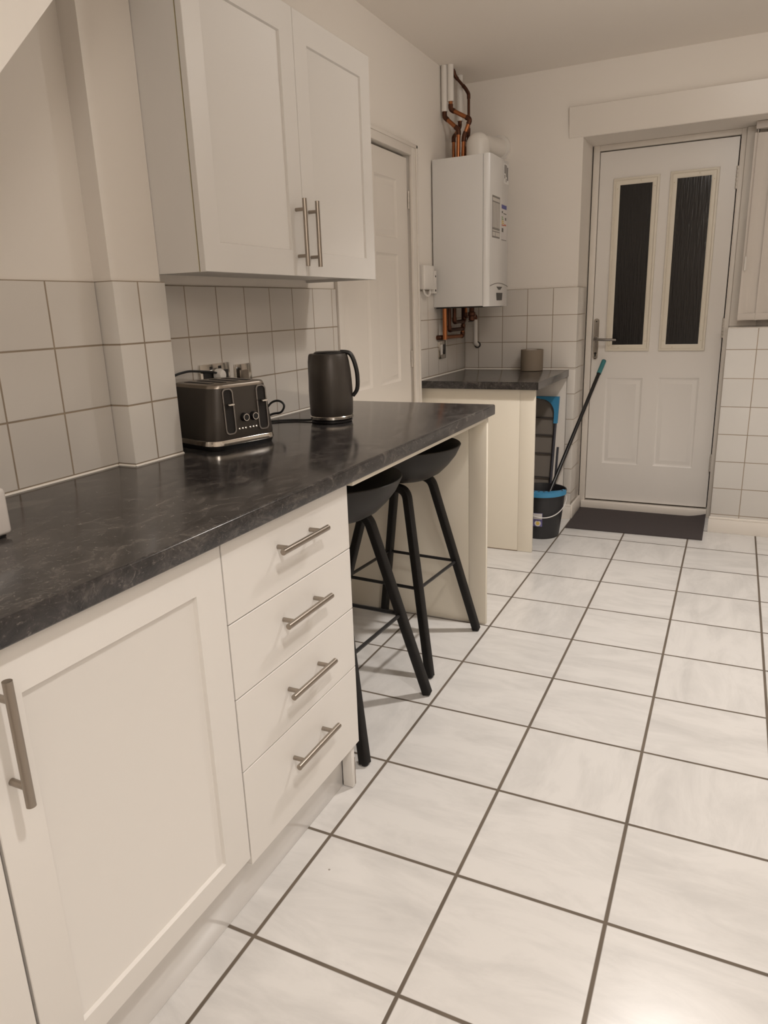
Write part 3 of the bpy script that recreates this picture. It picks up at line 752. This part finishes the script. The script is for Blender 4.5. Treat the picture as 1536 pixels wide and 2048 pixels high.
# ================================================================== BOILER CORNER
def boiler():
    x0, xs, xf, y0, y1, z0, z1 = XR+.001, .200, .236, 2.262, 2.607, 1.280, 2.016
    t = thing('boiler', 'white wall-hung gas boiler in the far left corner', 'boiler', (.07, 2.43, z0))
    bm = BM(); box(bm, x0, xs-.0015, y0, y1, z0, z1, .002); obj('casing', bm, 'boiler', t)
    bm = BM(); prism(bm, [(xs+.0005, y0), (xf-.018, y0+.001), (xf-.004, y0+.012), (xf, y0+.030), (xf, y1-.020), (xf-.012, y1), (xs+.0005, y1)], 'z', z0-.004, z1+.002)
    fp = obj('front_cover', bm, 'boiler', t)
    bm = BM(); box(bm, xs-.0016, xs+.0006, y0+.003, y1-.003, z0+.003, z1-.003); obj('seam', bm, 'dark', t, 'dark seam between casing and cover')
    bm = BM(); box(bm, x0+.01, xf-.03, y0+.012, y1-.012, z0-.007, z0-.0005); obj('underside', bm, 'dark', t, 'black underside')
    def patch(name, m, a, b, c, d, h=.0006, par=fp, lab=None, base=0):
        bm = BM(); box(bm, xf+.0001+base, xf+.0002+base+h, a, b, c, d); return obj(name, bm, m, par, lab)
    # grey instruction label with columns of fine lines
    g = patch('instruction_label', 'panelgrey', 2.300, 2.433, 1.622, 1.826, lab='grey printed label')
    def bars(parent, m, items, base):
        for a, b, c, d in items:
            bm = BM(); box(bm, xf+.0002+base, xf+.0005+base, a, b, c, d); obj('print_block', bm, m, parent)
    bars(g, 'printlight', [(2.306, 2.428, 1.800, 1.816)] + [(2.306+.0105*k, 2.3125+.0105*k, 1.672, 1.794) for k in range(12)] + [(2.306, 2.428, 1.655, 1.661), (2.306, 2.352, 1.630, 1.650), (2.358, 2.428, 1.630, 1.650)], .0006)
    e = patch('energy_label', 'paper', 2.460, 2.560, 1.617, 1.800, lab='white energy label with coloured arrows')
    bars(e, 'blueprint', [(2.464, 2.556, 1.777, 1.797)], .0006)
    bars(e, 'print', [(2.468, 2.49, 1.755, 1.765), (2.500, 2.553, 1.752, 1.757), (2.466, 2.556, 1.619, 1.622), (2.53, 2.552, 1.722, 1.736), (2.47, 2.50, 1.66, 1.68)], .0006)
    bars(e, 'greenprint', [(2.468, 2.492, 1.732, 1.738), (2.468, 2.498, 1.722, 1.728)], .0006)
    bars(e, 'yellowprint', [(2.468, 2.504, 1.712, 1.718), (2.468, 2.510, 1.702, 1.708)], .0006)
    bars(e, 'redprint', [(2.468, 2.516, 1.692, 1.698), (2.515, 2.552, 1.694, 1.702)], .0006)
    st = patch('warning_sticker', 'boiler', 2.500, 2.590, 1.905, 2.005, lab='small printed sticker at the top corner')
    bars(st, 'print', [(2.512, 2.530, 1.955, 1.998), (2.538, 2.552, 1.940, 1.998), (2.560, 2.576, 1.925, 1.990), (2.512, 2.522, 1.930, 1.948), (2.538, 2.546, 1.915, 1.932)], .0006)
    # control panel: arc line, arrow and display window
    bm = BM(); n = 18; A = []
    for k in range(n+1):
        y = 2.272+.325*k/n; s = (k/n-.5)*2; A.append((y, 1.378+.016*(1-s*s)))
    for a, b in zip(A, A[1:]):
        loft(bm, [[(xf+q, a[0], a[1]), (xf+q, b[0], b[1]), (xf+q, b[0], b[1]+.004), (xf+q, a[0], a[1]+.004)] for q in (.0002, .0012)])
    obj('control_arc', bm, 'panelgrey', fp)
    bm = BM(); prism(bm, [(2.385, 1.378), (2.492, 1.378), (2.455, 1.362), (2.422, 1.362)], 'x', xf+.0002, xf+.0014); obj('flap_arrow', bm, 'print', fp)
    bm = BM(); prism(bm, [(2.384, 1.346), (2.495, 1.346), (2.486, 1.307), (2.393, 1.307)], 'x', xf+.0002, xf+.0016); obj('display', bm, 'blackplastic', fp)
boiler()

def flue():
    t = thing('boiler_flue', 'white flue elbow and duct running from boiler top into the back wall', 'flue', (.12, 2.415, 2.018))
    c = Vector((.12, 2.415, 2.018))
    bm = BM(); lathe(bm, [(.066, .0005), (.066, .012), (.060, .014), (.060, .072)] + [(.060*math.cos(a), .072+.060*math.sin(a)) for a in [math.pi/2*k/8 for k in range(1, 9)]], c, 40)
    obj('elbow', bm, 'whiteplastic', t)
    bm = BM(); A = (.1205, 2.425, 2.092); B = (.126, 2.760, 2.130)
    tube(bm, [A, B], .050, 36); obj('duct', bm, 'whiteplastic', t)
    bm = BM(); tube(bm, [(.126, 2.757, 2.130), (.126, 2.7865, 2.132)], .066, 36); obj('wall_collar', bm, 'whiteplastic', t)
flue()

def pipes():
    def pipe(label, sleeve, pts, r=.0105, m='copper', rs=.0165, sub=None):
        a = Vector(pts[-1]); t = thing('copper_pipe', label, 'pipe', tuple(a), 'copper pipes around the boiler')
        bm = BM(); tube(bm, smooth_path(pts, .022, 5), r, 14); obj('tube', bm, m, t)
        if sleeve:
            bm = BM(); tube(bm, sleeve, rs, 16); obj('pipe_sleeve', bm, 'whiteplastic', t, 'white sleeve below the ceiling')
        for a, p, b in zip(pts, pts[1:], pts[2:]):
            A, Q, B = Vector(a), Vector(p), Vector(b); bm = BM(); e = .024
            tube(bm, smooth_path([Q+(A-Q).normalized()*e, Q, Q+(B-Q).normalized()*e], .022, 5), r+.0022, 14); obj('elbow_fitting', bm, 'copperdark', t)
    top = CEIL-.0005
    pipe('copper pipe with the longest white sleeve, leftmost above the boiler', [(-.066, 2.42, top), (-.066, 2.42, 2.270)],
         [(-.066, 2.42, 2.280), (-.066, 2.42, 2.245), (.012, 2.42, 2.175), (.008, 2.42, 2.0185)])
    pipe('copper pipe with the second white sleeve, jogging furthest right above the boiler', [(-.0335, 2.425, top), (-.0335, 2.425, 2.315)],
         [(-.0335, 2.425, 2.325), (-.0335, 2.425, 2.278), (.074, 2.425, 2.218), (.040, 2.425, 2.140), (.034, 2.425, 2.0185)])
    pipe('copper pipe with the third white sleeve nearest the corner, entering the boiler top', [(-.052, 2.62, top), (-.052, 2.62, 2.262)],
         [(-.052, 2.62, 2.27), (-.052, 2.62, 2.235), (-.045, 2.50, 2.160), (-.045, 2.50, 2.0185)], .009)
    pipe('thin dark copper pipe bending down from the ceiling in the corner', None,
         [(-.045, 2.500, top), (-.040, 2.510, 2.455), (-.012, 2.600, 2.412), (-.008, 2.640, 2.395), (-.008, 2.640, 2.20), (.000, 2.580, 2.10), (.000, 2.580, 2.0185)], .0075, 'copperdark')
    zb = 1.2725
    pipe('bright copper pipe dropping from the left end of the boiler underside', None, [(-.022, 2.282, 1.108), (-.022, 2.282, zb)], .0125)
    pipe('lowest copper pipe running level under the boiler, above the fused spur', None,
         [(XR+.001, 2.300, 1.118), (-.052, 2.300, 1.118), (-.052, 2.655, 1.112), (-.052, 2.655, 1.175)], .011)
    pipe('tarnished copper pipe making the outer U under the boiler', None, [(-.030, 2.372, zb), (-.030, 2.372, 1.155), (-.030, 2.605, 1.155), (-.030, 2.605, zb)], .0105, 'copperdark')
    pipe('tarnished copper pipe making the inner U under the boiler', None, [(-.008, 2.395, zb), (-.008, 2.395, 1.198), (-.008, 2.560, 1.198), (-.008, 2.560, zb)], .0105, 'copperdark')
    pipe('thin copper pipe running level to the corner above the white drain pipe', None, [(.030, 2.48, zb), (.030, 2.48, 1.224), (.004, 2.735, 1.224), (.004, 2.735, 1.205)], .0075)
    bm = BM()
    t = thing('valve', 'dark tarnished valve under the right end of the boiler', 'valve', (.075, 2.45, 1.235))
    lathe(bm, [(.012, -.035), (.017, -.030), (.017, -.008), (.021, -.004), (.021, .012), (.014, .016), (.014, .0375)], (.075, 2.45, 1.235), 16); obj('valve_body', bm, 'copperdark', t)
    bm = BM(); box(bm, .070, .080, 2.40, 2.47, 1.196, 1.2005, .002); obj('lever', bm, 'blackplastic', t)
    bm = BM(); tube(bm, smooth_path([(.002, 2.735, 1.203), (.002, 2.735, 1.062), (.002, 2.7775, 1.052)], .02), .0125, 14)
    t = thing('drain_pipe', 'short white condensate drain pipe on the corner tiles below the boiler', 'pipe', (.002, 2.735, 1.05)); obj('tube', bm, 'whiteplastic', t)
    bm = BM(); tube(bm, [(.002, 2.771, 1.053), (.002, 2.7778, 1.053)], .020, 16); obj('wall_collar', bm, 'seam', t)
    # controller on the wall left of the boiler
    t = thing('wall_controller', 'small white control box on the wall left of the boiler', 'controller', (XR, 2.13, 1.345))
    bm = BM(); box(bm, XR-.0075, -.045, 2.058, 2.196, 1.372, 1.492, .006, 3); obj('body', bm, 'whiteplastic', t)
    bm = BM(); box(bm, XR-.0075, -.052, 2.204, 2.246, 1.352, 1.468, .003); obj('receiver', bm, 'whiteplastic', t)
    bm = BM(); tube(bm, [(-.0525, 2.225, 1.440), (-.0505, 2.225, 1.440)], .005, 10); obj('button', bm, 'dark', t)
    bm = BM(); tube(bm, [(-.0525, 2.225, 1.368), (-.0505, 2.225, 1.368)], .006, 10); obj('button', bm, 'dark', t)
    bm = BM(); tube(bm, spline([(-.06, 2.075, 1.373), (-.058, 2.085, 1.352), (-.055, 2.115, 1.340), (-.057, 2.150, 1.349), (-.062, 2.165, 1.373)]), .006, 8); obj('cord', bm, 'whiteplastic', t)
pipes()

# ================================================================== CLEANING THINGS, MAT
def bucket_mop():
    c = Vector((.505, 2.415, 0)); rb, rt, h = .103, .136, .272
    t = thing('mop_bucket', 'charcoal mop bucket with blue wringer beside the small worktop panel', 'bucket', tuple(c))
    bm = BM(); lathe(bm, [(.0, .0005), (rb-.004, .0005), (rb, .004), (rt-.004, h-.02), (rt, h-.018), (rt+.004, h-.003), (rt+.002, h), (rt-.004, h), (rt-.008, h-.02), (rb-.006, .008), (.0, .007)], c, 56); obj('body', bm, 'bucket', t)
    bm = BM(); n = 26; f0 = math.radians(-165); f1 = math.radians(-5); L = []
    for k in range(n+1):
        a = f0+(f1-f0)*k/n; d = Vector((math.cos(a), math.sin(a), 0)); s = max(0.0, math.sin(math.pi*k/n))**.5
        ri = rt-.006-.062*s
        L.append([c+d*(rt+.0062)+Vector((0, 0, h-.020)), c+d*(rt+.0062)+Vector((0, 0, h+.004)), c+d*(rt-.012)+Vector((0, 0, h+.007)), c+d*ri+Vector((0, 0, h+.001)), c+d*ri+Vector((0, 0, h-.006)), c+d*(rt-.0125)+Vector((0, 0, h+.0012)), c+d*(rt+.0045)+Vector((0, 0, h+.0012)), c+d*(rt+.0045)+Vector((0, 0, h-.020))])
    loft(bm, L); wr = obj('wringer', bm, 'blue', t, 'blue plastic wringer on the rim')
    for a0 in (-18, -55, -70, -85, -100):
        bm = BM(); a = math.radians(a0); d = Vector((math.cos(a), math.sin(a), 0)); q = c+d*(rt-.030 if a0 != -18 else rt-.006)+Vector((0, 0, h+.004))
        lathe(bm, [(.006, 0), (.006, .003)], q, 10); obj('drain_hole', bm, 'seam', wr)
    # carrying wire hanging over the front
    rgt = Vector((.94, .33, 0)).normalized(); frt = Vector((.33, -.94, 0)).normalized(); pts = []
    for k in range(25):
        a = math.pi*k/24; z = .228-.095*math.sin(a); rr = rb+(rt-rb)*z/h+.009
        pts.append(c + rgt*(rr*math.cos(a)) + frt*(rr*math.sin(a)) + Vector((0, 0, z)))
    bm = BM(); tube(bm, pts, .0028, 8); obj('carry_wire', bm, 'wire', t, 'white wire handle')
    def sticker(name, m, a0, a1, z0, z1, lift, par):
        bm = BM(); n = 8; L = []
        for k in range(n+1):
            a = math.radians(a0+(a1-a0)*k/n); d = Vector((math.cos(a), math.sin(a), 0))
            q = [(z, lift) for z in (z0, z1)] + [(z, lift+.0005) for z in (z1, z0)]
            L.append([c+d*(rb+(rt-rb)*z/h+l)+Vector((0, 0, z)) for z, l in q])
        loft(bm, L); return obj(name, bm, m, par)
    s = sticker('label', 'purple', -112, -73, .078, .158, .0012, t); s['label'] = 'violet and white paper label'
    sticker('label_print', 'paper', -96, -74, .122, .156, .002, s)
    sticker('label_print', 'blueprint', -111, -97, .124, .150, .002, s)
    bm = BM(); a = math.radians(-85); d = Vector((math.cos(a), math.sin(a), 0)); q = c+d*(rb+(rt-rb)*.098/h+.0012)+Vector((0, 0, .098)); tn = Vector((-d.y, d.x, 0))
    ci = lambda r, l: [q+d*l+tn*(r*math.cos(2*math.pi*k/20))+Vector((0, 0, r*math.sin(2*math.pi*k/20))) for k in range(20)]
    loft(bm, [ci(.0175, .0006), ci(.0175, .0020)]); obj('emblem', bm, 'paper', s)
    bm = BM(); loft(bm, [ci(.010, .0020), ci(.010, .0026)]); obj('emblem_print', bm, 'yellowprint', s)
    # mop
    A = Vector((.530, 2.334, .164)); B = Vector((.7155, 3.047, .937)); u = (B-A).normalized()
    t = thing('mop', 'mop with black pole and teal grip leaning from bucket against the back door', 'mop', tuple(A))
    bm = BM(); tube(bm, [A, B-u*.095], .0110, 14); obj('pole', bm, 'blackplastic', t)
    bm = BM(); tube(bm, [B-u*.100, B-u*.096, B-u*.012, B-u*.004], .0138, 16); obj('grip', bm, 'teal', t, 'teal grip')
    bm = BM(); tube(bm, [B-u*.004, B], .0125, 14); obj('end_cap', bm, 'blackplastic', t)
    bm = BM(); lathe(bm, [(.02, .165), (.035, .15), (.05, .11), (.055, .06), (.05, .02), (.03, .012)], (.53, 2.39, .0), 20); obj('mop_head', bm, 'mophead', t)
bucket_mop()

def airer():
    t = thing('clothes_airer', 'folded grey airer with blue plastic corners leaning behind the mop bucket', 'airer', (.26, 2.56, 0))
    y = lambda z: 2.562+.235*z
    xr, xl = .508, .010
    pts = lambda x: [(x, y(.012), .012), (x, y(.70), .70)]
    for x in (xl, xr):
        bm = BM(); tube(bm, pts(x), .0085, 12); obj('frame_tube', bm, 'airertube', t)
        bm = BM(); tube(bm, [(x+.022, y(.012)+.02, .012), (x+.022, y(.46)+.02, .46)], .0070, 12); obj('rear_leg', bm, 'airertube', t)
        bm = BM(); lathe(bm, [(.010, 0.0005), (.012, .004), (.012, .03), (.010, .034)], (x, y(.012), 0), 12); obj('foot_cap', bm, 'blue', t)
        # corner with a concave inner fillet
        s = -1 if x == xr else 1; n = 8; L = []
        poly = [(x-s*.012, .752), (x+s*.125, .752), (x+s*.125, .744)]
        for k in range(n+1):
            a = math.pi/2*k/n
            poly.append((x+s*(.010+.085*(1-math.sin(a))), .738-.085*(1-math.cos(a))))
        poly += [(x+s*.010, .60), (x-s*.012, .60)]
        bm = BM(); loft(bm, [[(q[0], y(q[1])+dy, q[1]) for q in poly] for dy in (-.011, .011)]); obj('corner', bm, 'blue', t, 'blue plastic corner')
    bm = BM(); tube(bm, [(xl, y(.745), .745), (xr, y(.745), .745)], .0075, 12); obj('top_rail', bm, 'airertube', t)
    for z in (.63, .530, .425, .287, .16):
        bm = BM(); tube(bm, [(xl, y(z), z), (xr, y(z), z)], .0042, 8); obj('rod', bm, 'seam', t)
    bm = BM(); loft(bm, [[(xl+.01, y(z)+.012, z), (xr-.01, y(z)+.012, z), (xr-.01, y(z)+.015, z), (xl+.01, y(z)+.015, z)] for z in (.05, .73)]); obj('backing_panel', bm, 'airergrey', t, 'grey sheet filling the frame')  # plain grey sheet behind the rods
airer()

def door_mat():
    bm = BM()
    x0, x1, ya, yb, n, m = .6135, 1.3560, 2.574, 3.040, 24, 12
    G = [[None]*(m+1) for _ in range(n+1)]
    def z(i, j):
        u, v = i/n, j/m
        return .0072+.022*max(0, (u-.86)/.14)**1.5*max(0, (v-.72)/.28)
    for s in (0, 1):
        V = [[bm.verts.new((x0+(x1-x0)*i/n, ya+.014*i/n*(1-j/m)+(yb-ya)*j/m, (z(i, j) if s else max(.0008, z(i, j)-.0066)))) for j in range(m+1)] for i in range(n+1)]
        for i in range(n):
            for j in range(m): bm.faces.new((V[i][j], V[i+1][j], V[i+1][j+1], V[i][j+1]))
        if s == 0: V0 = V
    rim = [(i, 0) for i in range(n)] + [(n, j) for j in range(m)] + [(i, m) for i in range(n, 0, -1)] + [(0, j) for j in range(m, 0, -1)]
    for a, b in zip(rim, rim[1:]+rim[:1]): bm.faces.new((V0[a[0]][a[1]], V0[b[0]][b[1]], V[b[0]][b[1]], V[a[0]][a[1]]))
    single('door_mat', bm, 'matpile', 'dark grey doormat with one curled corner in front of the back door', 'mat')
door_mat()
